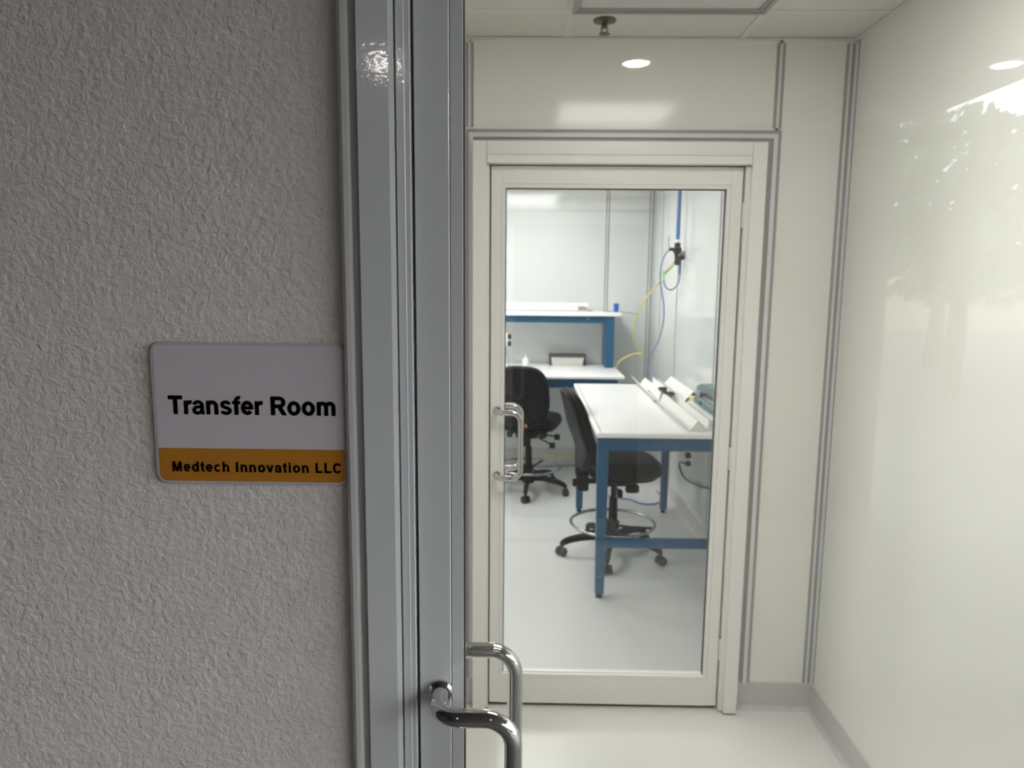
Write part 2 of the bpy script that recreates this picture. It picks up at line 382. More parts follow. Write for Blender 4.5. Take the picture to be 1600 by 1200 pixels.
# outer door, in shade
D1 = glass_door('door_1', 'narrow shaded white-framed glass outer door with a chrome pull handle', -.1235, .800, .829, .873, .02, 2.10, -.0705, .733, .14, 2.03, 'paint_shaded', (.947, 1.197), .0015, 'gasket')
t1 = thing('trim_1', 'shaded white metal frame of the outer glass door beside the sign', 'door frame', kind='structure')
def upright(parent, name, prof, m, z0=0, z1=2.19, mirror=None):
    pts = [((mirror-x if mirror is not None else x), y) for x, y in prof]
    return obj(name, prism(pts, 'z', z0, z1), m, parent)
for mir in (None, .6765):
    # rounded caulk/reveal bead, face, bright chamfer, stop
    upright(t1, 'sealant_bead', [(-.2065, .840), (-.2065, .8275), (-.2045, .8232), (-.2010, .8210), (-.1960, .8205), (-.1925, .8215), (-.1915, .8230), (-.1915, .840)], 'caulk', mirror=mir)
    upright(t1, 'jamb', [(-.1915, .90), (-.1914, .8218), (-.1850, .8200), (-.1825, .815), (-.1485, .815), (-.1435, .8165), (-.1435, .90)], 'paint_shaded', mirror=mir)
    upright(t1, 'door_stop', [(-.1420, .90), (-.1420, .8225), (-.1405, .8215), (-.1330, .8215), (-.1325, .8222), (-.1270, .8222), (-.1265, .8235), (-.1265, .90)], 'paint_shaded', mirror=mir)
obj('gap_light_block', box(-.1437, -.1230, .875, .90, 0, 2.12), 'gasket', t1)  # added black sheet darkening the gap beside the leaf
obj('head', box(-.1435, .820, .815, .90, 2.115, 2.19), 'paint_shaded', t1)
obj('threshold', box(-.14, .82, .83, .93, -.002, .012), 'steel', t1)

# inner door
D2 = glass_door('door_2', 'white-framed inner glass door with a steel pull handle', -.1250, .7790, 2.700, 2.744, .016, 2.098, -.0725, .7245, .140, 2.022, 'paint', (.955, 1.205), .0035, 'gasket_grey')
t2 = thing('trim_2', 'white frame and moulding around the inner glass door', 'door frame', kind='structure')
JX0, JX1 = -.1390, .8000   # inner edges of the flat jamb face
OX0, OX1 = -.1895, .8515
# flat jambs, head, door stop
obj('jamb', box(OX0, JX0, 2.665, YM2, .006, 2.180, bev=.0015), 'paint', t2); obj('jamb', box(JX1, OX1, 2.665, YM2, .006, 2.180, bev=.0015), 'paint', t2)
for x0, x1 in ((OX0, JX0), (JX1, OX1)): obj('jamb_gap_shade', box(x0+.002, x1-.002, 2.668, YM2, 0, .0055), 'gasket', t2)  # black slab drawn for the shaded gap under each jamb
obj('head', box(JX0+.0008, JX1-.0008, 2.6655, YM2, 2.1325, 2.180, bev=.001), 'paint', t2)
obj('door_stop', box(JX0+.001, JX1-.003, 2.658, 2.697, 2.1015, 2.1310, bev=.0015), 'paint', t2)
obj('jamb_liner', box(JX0-.001, JX0+.009, 2.682, YM2, .006, 2.099), 'paint', t2); obj('jamb_liner', box(JX1-.016, JX1+.001, 2.684, YM2, .006, 2.099), 'paint', t2)
obj('gap_light_block', box(JX1-.024, JX1-.016, 2.735, YM2, 0, 2.10), 'gasket', t2); obj('gap_light_block', box(JX0+.009, JX0+.0145, 2.735, YM2, 0, 2.10), 'gasket', t2)  # added black strips keeping the side gaps dark
obj('gap_light_block', box(JX0, JX1, 2.70, YM2, 2.0995, 2.1325), 'gasket', t2)  # added black block stopping light leaking over the leaf
obj('leaf_gap_shade', box(-.13, .78, 2.715, 2.74, .001, .0155), 'gasket', t2)  # shade of the gap under the leaf, drawn as a black strip
# surrounding moulding, three mitred members each of groove, cap and outer strip
def surround(a, b, y0, m, name):
    """ring between offsets a (outer) and b (inner), measured inwards from the outer outline"""
    X0, X1, Z1 = -.2195, .9105, 2.2275
    zb = .112
    L = [(X0+a, zb), (X0+b, zb), (X0+b, Z1-b), (X0+a, Z1-a)]
    T = [(X0+a, Z1-a), (X0+b, Z1-b), (X1-b, Z1-b), (X1-a, Z1-a)]
    Rr = [(X1-a, zb), (X1-a, Z1-a), (X1-b, Z1-b), (X1-b, zb)]
    for q in (L, T, Rr): obj(name, prism(q, 'y', y0, YM+.002, bev=.0008), m, t2)
surround(0, .013, YM-.008, 'strip', 'moulding')
surround(.013, .029, YM-.016, 'strip_light', 'moulding')
surround(.029, .046, YM-.009, 'strip', 'moulding')
for z0 in (.0,):
    obj('moulding_foot', box(-.2195, -.190, YM-.012, YM, 0, .111), 'cove', t2)
for z in (1.93, 1.03, .26):
    hg = obj('hinge', lathe([(.0045, z-.045), (.005, z-.043), (.005, z+.043), (.0045, z+.045)], 12, (.7840, 2.6965, 0)), 'paint', D2, True)
    for k in (-1, 1): obj('hinge_pin', lathe([(.0035, z+k*.045), (.0035, z+k*.049)], 10, (.7840, 2.6965, 0)), 'gasket', hg)

# ------------------------------------------------------------------ sign
sg = thing('room_sign', 'rounded acrylic door sign, white over orange, on the stucco wall', 'sign', (0, 0, 0))
sx0, sx1, sz0, sz1 = -.4325, -.2055, 1.4555, 1.6235
plate = obj('plate', prism(rrect(sx0, sx1, sz0, sz1, .0105, 8), 'y', .8295, YF+.001, bev=.0014), 'acrylic', sg)
ins = .0035; zs = 1.4985
outl = rrect(sx0+ins, sx1-ins, sz0+ins, sz1-ins, .008, 8)
up = [p for p in outl if p[1] > zs]; lo = [p for p in outl if p[1] < zs]
up = [(sx1-ins, zs)]+up+[(sx0+ins, zs)]
lo = [(sx0+ins, zs)]+lo+[(sx1-ins, zs)]
obj('white_panel', prism(up, 'y', .8291, .8300), 'sign_white', sg)
obj('orange_panel', prism(lo, 'y', .8291, .8300), 'sign_orange', sg)
# bold sans letters drawn from strokes: every glyph is a list of polygons
def arc(cx, cz, rx, rz, a0, a1, n=14):
    return [(cx+rx*cos(R(a0+(a1-a0)*k/n)), cz+rz*sin(R(a0+(a1-a0)*k/n))) for k in range(n+1)]
def band(cx, cz, rx, rz, tx, tz, a0, a1, n=20):
    """ring segment as a list of quads"""
    A = arc(cx, cz, rx, rz, a0, a1, n); B = arc(cx, cz, rx-tx, rz-tz, a0, a1, n)
    return [[A[i], A[i+1], B[i+1], B[i]] for i in range(n)]
def rc(x0, x1, z0, z1): return [(x0, z0), (x1, z0), (x1, z1), (x0, z1)]
T_, XH, CH = .145, .53, .72      # stem, x-height, cap height (em)
def glyph(c):
    if c == 'T': return .62, [rc(.02, .60, CH-.125, CH), rc(.235, .385, 0, CH-.125)]
    if c == 'r': return .385, [rc(.065, .205, 0, .52)]+band(.335, .30, .13+.14, .235, .14, .13, 78, 150, 10)
    if c in 'nhm':
        top = CH if c == 'h' else .52
        w_ = .61 if c != 'm' else .89
        P = [rc(.065, .205, 0, top)]
        xs_ = [(.205, .545)] if c != 'm' else [(.205, .515), (.515, .825)]
        for a, b in xs_:
            o = a-.14; ctr = (o+b)/2; rx = (b-o)/2
            P += band(ctr, .315, rx, .225, .14, .125, 0, 150, 16); P += [rc(b-.14, b, 0, .318)]
        return w_, P
    if c == 'a':
        P = band(.27, .345, .235, .195, .135, .105, 0, 165, 16)
        P += [rc(.37, .505, .10, .35), [(.37, .12), (.505, .12), (.535, 0), (.395, 0)]]
        P += band(.235, .155, .205, .168, .135, .095, 90, 300, 18)
        P += [[(.235, .323), (.38, .345), (.38, .255), (.235, .228)], [(.33, .02), (.40, .08), (.37, .17), (.29, .08)]]
        return .56, P
    if c == 's':
        P = band(.27, .385, .215, .155, .13, .10, 15, 250, 18)
        P += band(.28, .145, .225, .158, .13, .10, -165, 80, 18)
        P += [[(.20, .345), (.165, .252), (.33, .195), (.37, .29)]]
        return .555, P
    if c == 'f': return .335, [rc(.09, .235, 0, .56), rc(.005, .325, .42, .52)]+band(.285, .555, .195, .175, .145, .115, 70, 180, 12)
    if c == 'e':
        P = band(.285, .265, .25, .275, .14, .125, 0, 318, 30)+[rc(.05+.07, .53, .215, .31)]
        P += [[(.535, .265), (.535, .215), (.40, .215), (.395, .265)]]
        return .56, P
    if c in 'oO': return .61, band(.305, .265, .265, .275, .145, .12, 0, 360, 36)
    if c == 'R': return .73, [rc(.07, .225, 0, CH), rc(.225, .42, CH-.12, CH), rc(.225, .42, .285, .40)]+band(.42, .5025, .255, .2175, .155, .115, -90, 90, 16)+[[(.34, .30), (.50, .33), (.715, 0), (.535, 0)]]
    if c == 'M': return .83, [rc(.07, .205, 0, CH), rc(.625, .76, 0, CH), [(.07, CH), (.265, CH), (.48, 0), (.35, 0)], [(.565, CH), (.76, CH), (.48, 0), (.35, 0)]]
    if c == 'd': return .61, [rc(.405, .545, 0, CH)]+band(.285, .265, .24, .275, .14, .12, 0, 360, 32)
    if c == 't': return .335, [rc(.09, .23, .12, .68), rc(.005, .315, .42, .52)]+band(.26, .13, .17, .138, .14, .108, 180, 285, 10)
    if c == 'c': return .555, band(.29, .265, .25, .275, .14, .12, 42, 318, 28)
    if c == 'I': return .29, [rc(.07, .22, 0, CH)]
    if c == 'i': return .28, [rc(.07, .21, 0, .52), rc(.07, .21, .595, CH)]
    if c == 'v': return .555, [[(.01, .52), (.16, .52), (.345, 0), (.215, 0)], [(.395, .52), (.545, .52), (.345, 0), (.215, 0)]]
    if c == 'L': return .61, [rc(.075, .225, 0, CH), rc(.225, .575, 0, .125)]
    if c == 'C': return .73, band(.37, .36, .325, .372, .15, .128, 40, 320, 32)
    return .28, []
def word(text, x0, x1, zb, cap, parent, name, sp=0):
    tot = 0; adv = []
    for ch in text: wv, P = glyph(ch); adv.append((tot, P)); tot += wv+sp
    sxx = (x1-x0)/tot; szz = cap/CH; bm = bmesh.new()
    dil = [(0, 0)]+[(.019*cos(R(45*k)), .019*sin(R(45*k))) for k in range(8)]     # weight of the bold strokes
    for off, P in adv:
        for k, q in enumerate(P):
            y = .82885-.00001*(k % 7)
            for ox, oz in dil:
                bm.faces.new([bm.verts.new((x0+(off+a+ox)*sxx, y, zb+(b+oz)*szz)) for a, b in q])
    for f in bm.faces:
        f.normal_update()
    o = obj(name, bm, 'ink', parent)
    return o
word('Transfer Room', -.4145, -.2170, 1.5395, .0212, sg, 'lettering')
word('Medtech Innovation LLC', -.4145, -.2115, 1.4705, .0117, sg, 'lettering', .065)

# ------------------------------------------------------------------ work benches
def table_top(parent, x0, x1, y0, y1, z, th=.028):
    bm = bmesh.new(); add_box(bm, x0, x1, y0, y1, z-th, z, bev=.008, seg=3)
    return obj('tabletop', bm, 'bench_top', parent, True)
def taper_leg(parent, cx, cy, z1, wt=.060, wb=.046):
    bm = bmesh.new()
    V = [bm.verts.new((cx+sx*w_/2, cy+sy*w_/2, z)) for z, w_ in ((.022, wb), (z1, wt)) for sx, sy in ((-1, -1), (1, -1), (1, 1), (-1, 1))]
    bm.faces.new(V[:4]); bm.faces.new(V[4:])
    for k in range(4): bm.faces.new((V[k], V[(k+1) % 4], V[4+(k+1) % 4], V[4+k]))
    bmesh.ops.bevel(bm, geom=list(bm.edges), offset=.003, segments=2, affect='EDGES')
    l = obj('leg', bm, 'blue', parent)
    obj('levelling_foot', lathe([(.019, 0), (.020, .006), (.011, .010), (.009, .026)], 14, (cx, cy, 0)), 'plastic', l, True)
    return l
ZT = .915
b1 = thing('workbench', 'white-topped blue steel workbench by the right wall, nearer of two', 'workbench', (.76, 4.55, 0), group='blue work benches')
b1.location = (0, 0, 0)
BY0, BY1 = 3.668, 5.440
table_top(b1, .378, 1.150, BY0, BY1, ZT)
obj('edge_trim', box(.400, .4045, BY0+.01, BY1-.01, ZT-.001, ZT+.0012), 'grey', b1)
for cx in (.418, 1.036):
    for cy in (3.725, 5.185): taper_leg(b1, cx, cy, ZT-.028)
zb = ZT-.0285
obj('apron', box(.448, 1.006, 3.697, 3.720, zb-.072, zb, bev=.002), 'blue', b1); obj('apron', box(.448, 1.006, 5.19, 5.21, zb-.072, zb, bev=.002), 'blue', b1)
obj('apron', box(.400, .420, 3.755, 5.155, zb-.05, zb, bev=.002), 'blue', b1); obj('apron', box(1.03, 1.05, 3.755, 5.155, zb-.05, zb, bev=.002), 'blue', b1)
obj('stretcher', box(.441, 1.013, 3.706, 3.736, .283, .333, bev=.002), 'blue', b1); obj('stretcher', box(.441, 1.013, 5.17, 5.20, .283, .333, bev=.002), 'blue', b1)
obj('foot_mark', box(.405, .430, 3.7005, 3.7020, .125, .128), 'grey', b1)

b2 = thing('workbench', 'white-topped blue workbench with a raised shelf along the far wall', 'workbench', group='blue work benches')
table_top(b2, -1.05, .820, 5.836, 6.70, ZT+.003)
zb = ZT-.0255
for cx in (.735, -.98):
    for cy in (5.90, 6.63): taper_leg(b2, cx, cy, zb)
obj('apron', box(-.95, .705, 5.872, 5.895, zb-.075, zb, bev=.002), 'blue', b2); obj('apron', box(-.95, .705, 6.62, 6.64, zb-.075, zb, bev=.002), 'blue', b2)
obj('apron', box(.735, .755, 5.93, 6.60, zb-.075, zb, bev=.002), 'blue', b2)
for x in (.716, -1.0):
    obj('upright', box(x, x+.076, 6.40, 6.66, ZT+.0035, 1.3725, bev=.003), 'blue', b2)
sh = obj('shelf', box(-1.05, .848, 6.375, 6.715, 1.373, 1.409, bev=.006), 'bench_top', b2)
obj('shelf_beam', box(-.92, .715, 6.41, 6.45, 1.312, 1.3725, bev=.002), 'blue', b2)
obj('bolt', lathe([(.008, 0), (.008, -.006)], 8, (.56, 6.409, 1.350), 'y'), 'steel', b2)

# ------------------------------------------------------------------ drafting stools
def drafting_chair(label, loc, rz, base_rot, red_dot=False, cap=False):
    t = thing('drafting_chair', label, 'chair', loc, rz, 'black drafting stools')
    def seat_d(p):
        u, v_, w_ = p
        z = .575+w_
        if w_ > 0: z += .016*(1-(u/.25)**2)*(1-(v_/.25)**2)
        if v_ > .10: z -= .45*(v_-.10)**2*4*.5
        if v_ < -.14: z += .5*(-v_-.14)
        return (u, v_+.045, z)
    obj('seat', cushion(.49, .47, .092, 3.0, .45, seat_d), 'fabric', t, 'all')
    obj('seat_shell', cushion(.43, .41, .030, 3.0, .5, lambda p: (p[0], p[1]+.045, .525+p[2])), 'plastic', t, 'all')
    def back_d(p):
        u, v_, w_ = p
        y = -.255+w_ - 0
        y += .9*u*u                                    # wraps round the sitter
        y += -.18*(v_) - .35*max(0, v_-.06)**2+.6*max(0, -v_-.08)**2*0
        y += .030*math.exp(-((v_+.12)/.10)**2)
        return (u, y, .805+v_)
    def wid(p):
        u, v_, w_ = p
        k = 1-.16*max(0, (-v_)/.25)**2
        return back_d((u*k, v_, w_+.012))
    bk = obj('backrest', cushion(.415, .49, .062, 3.0, .5, wid), 'fabric', t, 'all')
    def wid2(p):
        u, v_, w_ = p
        k = 1-.16*max(0, (-v_)/.25)**2
        return back_d((u*k, v_, w_-.022))
    obj('back_shell', cushion(.40, .475, .026, 3.0, .5, wid2), 'plastic', t, 'all')
    # bracket from the back to the mechanism
    bm = bmesh.new()
    add_tube(bm, spline([(0, -.215, .68), (0, -.225, .60), (0, -.225, .515), (0, -.18, .475), (0, -.06, .475)], 6), .030, 10, sx=.5)
    obj('back_bracket', bm, 'plastic', t, True)
    bm = bmesh.new(); add_box(bm, -.035, .035, -.232, -.160, .415, .535, bev=.012)
    br = obj('bracket_cover', bm, 'plastic', t, True)
    if red_dot: obj('adjuster_housing', box(.010, .062, -.262, -.205, .565, .608, bev=.006), 'plastic', br); obj('adjuster_cap', lathe([(.014, -.330), (.013, -.338), (.006, -.340)], 14, (.040, .069, .587), 'y'), 'red', br, True)
    else: obj('adjuster_knob', lathe([(.024, -.360), (.026, -.352), (.024, -.330)], 12, (0, .105, .465), 'y'), 'plastic', br, True)
    bm = bmesh.new(); add_box(bm, -.085, .085, -.11, .12, .455, .512, bev=.015)
    obj('tilt_mechanism', bm, 'plastic', t, True)
    for pts, pad in (([(.07, -.01, .48), (.15, -.02, .472), (.215, -.02, .470)], (.235, -.02, .468)), ([(.07, -.08, .475), (.13, -.10, .455), (.20, -.11, .425)], (.215, -.112, .42)), ([(-.07, .02, .48), (-.14, .03, .465)], (-.165, .03, .455))):
        l = obj('lever', tube(pts, .0065, 8), 'plastic', t, True)
        bm = bmesh.new(); add_box(bm, pad[0]-.022, pad[0]+.022, pad[1]-.016, pad[1]+.016, pad[2]-.028, pad[2]+.018, bev=.008)
        obj('lever_paddle', bm, 'plastic', l, True)
    bm = bmesh.new(); add_box(bm, .075, .125, .05, .13, .425, .475, bev=.012)
    obj('tension_knob', bm, 'plastic', t, True)
    obj('gas_piston', lathe([(.0165, .335), (.0165, .46)], 16), 'plastic', t, True)
    obj('column_sleeve', lathe([(.030, .10), (.027, .30), (.025, .365), (.019, .370)], 18), 'plastic', t, True)
    bm = bmesh.new(); add_torus(bm, (0, 0, .205), .258, .0095)
    fr = obj('foot_ring', bm, 'ring', t, 'all')
    for k in range(3):
        a = base_rot+R(36)+k*2*pi/3
        obj('ring_spoke', tube([(cos(a)*.025, sin(a)*.025, .190), (cos(a)*.12, sin(a)*.12, .188), (cos(a)*.255, sin(a)*.255, .198)], .0085, 8), 'plastic', fr, True)
    obj('ring_hub', lathe([(.034, .165), (.042, .172), (.042, .215), (.032, .222)], 18), 'plastic', fr, True)
    obj('base_hub', lathe([(.030, .068), (.048, .075), (.050, .125), (.036, .150)], 20), 'plastic', t, True)
    for k in range(5):
        a = base_rot+k*2*pi/5; c, s = cos(a), sin(a)
        lg = obj('base_leg', tube(spline([(c*.02, s*.02, .110), (c*.12, s*.12, .122), (c*.24, s*.24, .106), (c*.300, s*.300, .086), (c*.318, s*.318, .066)], 4), [.027, .027, .027, .027, .026, .025, .024, .023, .022, .022, .021, .021, .020, .019, .018, .016, .014], 10, sx=.85), 'plastic', t, True)
        ca = a+random.uniform(-.5, .5)+.8; n = Vector((-sin(ca), cos(ca), 0)); ctr = Vector((c*.318, s*.318, .0275))
        bm = bmesh.new()
        add_tube(bm, [ctr+n*-.012+Vector((0, 0, .004)), ctr+n*.012+Vector((0, 0, .004))], .026, 16); add_tube(bm, [ctr+Vector((0, 0, .02)), ctr+Vector((0, 0, .045))], .008, 8)
        cs = obj('caster', bm, 'plastic', t, True)
        for q in (-1, 1):
            obj('wheel', tube([ctr+n*q*.013, ctr+n*q*.016, ctr+n*q*.027, ctr+n*q*.029], [.024, .0275, .0275, .022], 18), 'rubber', cs, True)
    return t
drafting_chair('black drafting stool tucked under the near workbench, seen side-on', (.560, 4.345, 0), R(-84), R(186+84))
drafting_chair('black drafting stool seen from behind at the far shelf bench', (.045, 5.68, 0), R(-14), R(266+14), red_dot=True)

# ------------------------------------------------------------------ things on the near bench
ZS = ZT
def folded(name, pts, y0, y1, th, label):
    """folded thin sheet: pts (x, z) polyline, given real thickness"""
    n = len(pts); off = []
    for i in range(n):
        a = Vector((*pts[max(i-1, 0)], 0)); b = Vector((*pts[min(i+1, n-1)], 0)); d = (b-a).normalized(); off.append((pts[i][0]-d.y*th, pts[i][1]+d.x*th))
    o = obj(name, prism(list(pts)+off[::-1], 'y', y0, y1), 'white_plastic')
    return tag(o, label, 'tray', 'folded white trays on the near bench')
ft = folded('folded_tray', [(.806, ZS+.062), (.862, ZS+.001), (.872, ZS+.001), (.908, ZS+.052), (.962, ZS+.001), (.968, ZS+.060)], 3.735, 5.415, .003, 'long folded white plastic tray, nearer the bench middle, black clip across it')
folded('folded_tray', [(.998, ZS+.050), (1.016, ZS+.001), (1.040, ZS+.001), (1.100, ZS+.066), (1.145, ZS+.003)], 4.66, 5.40, .003, 'short folded white tray against the wall beyond the teal sealer')
obj('end_light_fill', prism([(.874, ZS+.001), (.960, ZS+.001), (.908, ZS+.0495)], 'y', 3.737, 3.740), 'white_plastic', ft)  # added white plate over the dark hollow, for light through translucent plastic
pb = obj('base_board', box(1.012, 1.147, 3.68, 4.45, ZS+.0005, ZS+.043, bev=.004), 'white_plastic'); tag(pb, 'white box-shaped board under the teal sealer', 'board')
# black clip over the ridge of the first tray
ck = thing('spring_clip', 'black clip with a bent grey hook lying over the tray ridge', 'clip', (.910, 4.60, ZS+.056))
bm = bmesh.new(); add_tube(bm, [(-.012, .17, .012), (.0, .05, .010), (.012, -.12, .006)], [.010, .013, .007], 8)
obj('bar', bm, 'plastic', ck, True)
bm = bmesh.new(); add_box(bm, .015, .050, -.02, .03, -.004, .016, bev=.005); obj('jaw', bm, 'plastic', ck, True)
bm = bmesh.new(); add_box(bm, -.012, .03, .12, .16, .004, .026, bev=.005); obj('jaw', bm, 'plastic', ck, True)
obj('hook', tube(spline([(-.005, .10, .006), (-.022, .06, -.018), (-.035, .03, -.045), (-.055, .02, -.050), (-.075, .03, -.047)], 5), .005, 8), 'grey', ck, True)
pn = obj('marker_pen', tube([(.822, 4.76, ZS+.058), (.830, 4.68, ZS+.045), (.842, 4.52, ZS+.032)], .004, 8), 'grey'); tag(pn, 'thin grey pen resting on the left lip of the folded tray', 'pen')
nt = obj('sticky_note', prism([(1.060, 4.55), (1.105, 4.53), (1.100, 4.62), (1.065, 4.63)], 'z', ZS+.0005, ZS+.046), 'yellow'); tag(nt, 'small yellow note pad in the white tray beside the teal sealer', 'note pad')
# teal impulse sealer
se = thing('impulse_sealer', 'teal bag sealer with a raised arm at the right end of the bench', 'sealer', (1.085, 4.14, ZS+.0435))
L2 = .255
obj('base', prism([(-.046, 0), (.046, 0), (.046, .046), (-.030, .046), (-.046, .034)], 'y', -L2, L2, bev=.004), 'teal', se)
obj('sealing_strip', box(-.020, .022, -L2+.02, L2-.03, .0465, .054, bev=.002), 'beige', se)
obj('switch', box(-.048, -.044, .06, .11, .014, .030), 'plastic', se)
bm = bmesh.new(); add_box(bm, -.040, .040, .15, L2-.005, .047, .085, bev=.006); obj('hinge_block', bm, 'grey', se)
ar = obj('arm', prism([(L2, .070), (L2-.01, .105), (L2-.10, .128), (-L2+.02, .150), (-L2, .135), (-L2, .118), (.10, .082), (.18, .070)], 'x', -.034, .034, bev=.006), 'teal', se)
obj('pressure_bar', prism([(.09, .079), (-L2+.02, .116), (-L2+.02, .106), (.09, .067)], 'x', -.016, .016), 'steel', ar)

# ------------------------------------------------------------------ things on the far bench
zt = ZT+.003
bn = thing('parts_bin', 'pale low bin with a dark rim on the far bench', 'bin', (.395, 6.60, zt))
obj('tub', prism([(-.135, 0), (.135, 0), (.152, .078), (-.152, .078)], 'y', -.05, .085, bev=.004), 'binface', bn)
bm = bmesh.new(); add_box(bm, -.168, .168, -.062, .095, .078, .098, bev=.005)
for s in (-1, 1): add_box(bm, s*.158-.007, s*.158+.007, -.058, .09, .0, .078, bev=.003)
obj('rim', bm, 'bin_rim', bn)
bt = thing('squeeze_bottle', 'small white bottle tip showing above the far stool', 'bottle', (.013, 6.30, zt))
obj('bottle_body', lathe([(.026, 0), (.028, .01), (.028, .075), (.012, .092)], 16), 'white_plastic', bt, True)
obj('nozzle', lathe([(.010, .092), (.008, .10), (.003, .125)], 12), 'white_plastic', bt, True)
mc = thing('bench_magnifier', 'black and chrome magnifier on a stand at the left end of the far bench', 'magnifier', (-.175, 6.20, zt))
obj('foot', lathe([(.075, 0), (.078, .008), (.07, .016), (.018, .022)], 24), 'plastic', mc, True)
obj('post', tube([(0, 0, .02), (0, 0, .20)], .010, 12), 'chrome', mc, True)
obj('strut', tube([(.05, 0, .012), (.030, 0, .12), (.018, 0, .19)], .006, 8), 'chrome', mc, True)
obj('head', lathe([(.034, .205), (.040, .215), (.040, .30), (.026, .318)], 18), 'white_plastic', mc, True)
for z in (.225, .285): obj('focus_knob', lathe([(.020, .035), (.022, .040), (.022, .060), (.018, .064)], 14, (0, 0, z), 'x'), 'plastic', mc, True)
# shelf: long white channels over a grey card strip, blue cup, stick
zs_ = 1.4095
cd = obj('card_strip', box(-.9, .60, 6.44, 6.62, zs_, zs_+.011), 'card'); tag(cd, 'thin grey-brown card strip under the white channels on the shelf', 'card')
for k, (xa, xb, y, z) in enumerate(((-.9, .47, 6.47, zs_+.0115), (-.9, .555, 6.54, zs_+.0115), (-.9, .565, 6.505, zs_+.0435))):
    bm = bmesh.new(); n = [(y-.032, z), (y+.032, z), (y+.032, z+.031), (y+.028, z+.031), (y+.028, z+.004), (y-.028, z+.004), (y-.028, z+.031), (y-.032, z+.031)]
    add_prism(bm, n, 'x', xa, xb)
    tag(obj('plastic_channel', bm, 'white_plastic'), ('long white plastic channel at the front of the shelf stack', 'long white plastic channel at the back of the shelf stack', 'long white plastic channel lying on top of the shelf stack')[k], 'channel', 'white channels on the shelf')
cu = thing('blue_cup', 'small bright blue cup at the right end of the raised shelf', 'cup', (.803, 6.42, zs_))
obj('cup_body', lathe([(.017, 0), (.021, .004), (.023, .055)], 18), 'blue_plastic', cu, True); obj('lid', lathe([(.024, .055), (.024, .070), (.019, .076)], 18), 'blue_plastic', cu, True)
tag(obj('thin_rod', tube([(.700, 6.50, zs_+.006), (.83, 6.40, zs_+.004), (.985, 6.30, zs_-.010)], .004, 8), 'grey'), 'thin grey rod sticking out past the shelf end', 'rod')

# ------------------------------------------------------------------ air line on the right wall
al = thing('air_line', 'blue vertical compressed air pipe with black regulator on the right wall', 'air line', (1.108, 5.40, 0))
obj('pipe', tube([(0, 0, 2.53), (0, 0, 1.97)], .0145, 14), 'pipe', al, True)
obj('pipe_collar', lathe([(.018, 1.962), (.018, 1.985)], 14), 'white_plastic', al, True)
bm = bmesh.new(); add_lathe(bm, [(.022, 1.962), (.022, 1.93), (.030, 1.925), (.033, 1.90), (.020, 1.875), (.018, 1.84), (.022, 1.83), (.014, 1.80)], 14)
rg = obj('regulator', bm, 'plastic', al, True)
obj('port', tube([(0, 0, 1.912), (-.050, 0, 1.915), (-.062, 0, 1.912)], [.014, .012, .009], 10), 'plastic', rg, True)
obj('gauge', lathe([(.016, -.02), (.026, -.018), (.026, .018), (.020, .022)], 16, (.030, 0, 1.862), 'y'), 'plastic', rg, True)
obj('valve_lever', tube(fillet([(-.050, 0, 1.92), (-.066, 0, 1.945), (-.062, 0, 2.005)], .01, 4), .0045, 8), 'grey', al, True)
bm = bmesh.new(); add_box(bm, .005, XR-1.108-.0005, -.02, .02, 1.86, 1.90, bev=.003); obj('wall_bracket', bm, 'grey', al)
obj('pipe_clip', box(.005, XR-1.108-.0005, -.008, .008, 2.38, 2.395), 'white_plastic', al)
obj('ring', tube([(-.028, -.01, 1.822), (-.036, -.01, 1.812), (-.030, -.01, 1.800), (-.018, -.01, 1.806)], .004, 8), 'steel', al, True)
obj('coupler', tube([(-.022, 0, 1.81), (-.050, .02, 1.775), (-.072, .04, 1.745)], [.009, .010, .006], 10), 'brass', al, True)
def hose(name, pts, r, m, label):
    return tag(obj(name, tube(spline(pts, 7), r, 8), m, None, True), label, 'hose')
hose('air_hose', [(1.050, 5.40, 1.912), (1.020, 5.42, 1.87), (1.000, 5.44, 1.775), (1.004, 5.46, 1.685), (1.026, 5.47, 1.572), (1.044, 5.48, 1.455), (1.042, 5.52, 1.335), (1.020, 5.56, 1.225), (.992, 5.62, 1.130), (.980, 5.66, 1.045), (1.000, 5.62, .965), (1.050, 5.56, .90)], .0062, 'hose_blue', 'grey-blue air hose hanging from the regulator down behind the near bench')
lp = hose('air_hose', [(1.136, 5.42, 1.838), (1.137, 5.42, 1.735), (1.130, 5.42, 1.675), (1.100, 5.42, 1.632), (1.066, 5.42, 1.622), (1.034, 5.42, 1.648), (1.017, 5.42, 1.700)], .0058, 'hose_blue', 'short blue hose looping below the regulator to a pale green fitting')
obj('sleeve', tube([(1.136, 5.42, 1.84), (1.1365, 5.42, 1.735)], .0095, 10), 'pipe', lp, True)
obj('fitting', tube([(1.017, 5.42, 1.690), (1.013, 5.42, 1.755)], .011, 10), 'green', lp, True)
hose('air_hose', [(1.036, 5.44, 1.745), (1.018, 5.55, 1.688), (.967, 5.62, 1.600), (.917, 5.74, 1.500), (.893, 5.84, 1.385), (.890, 5.92, 1.272), (.925, 6.04, 1.155), (1.008, 6.14, 1.072), (.955, 6.20, 1.068), (.872, 6.30, 1.020), (.825, 6.38, .955), (.835, 6.45, .86), (.85, 6.55, .60)], .0075, 'hose_yellow', 'yellow air hose arching from the regulator to behind the far bench')
hose('air_hose', [(.60, 5.60, .008), (.75, 5.50, .008), (.84, 5.46, .008), (.90, 5.37, .008), (.99, 5.355, .008), (1.08, 5.44, .008), (1.10, 5.56, .008), (1.08, 5.70, .008)], .0065, 'hose_blue', 'blue hose lying on the floor behind the near bench leg')
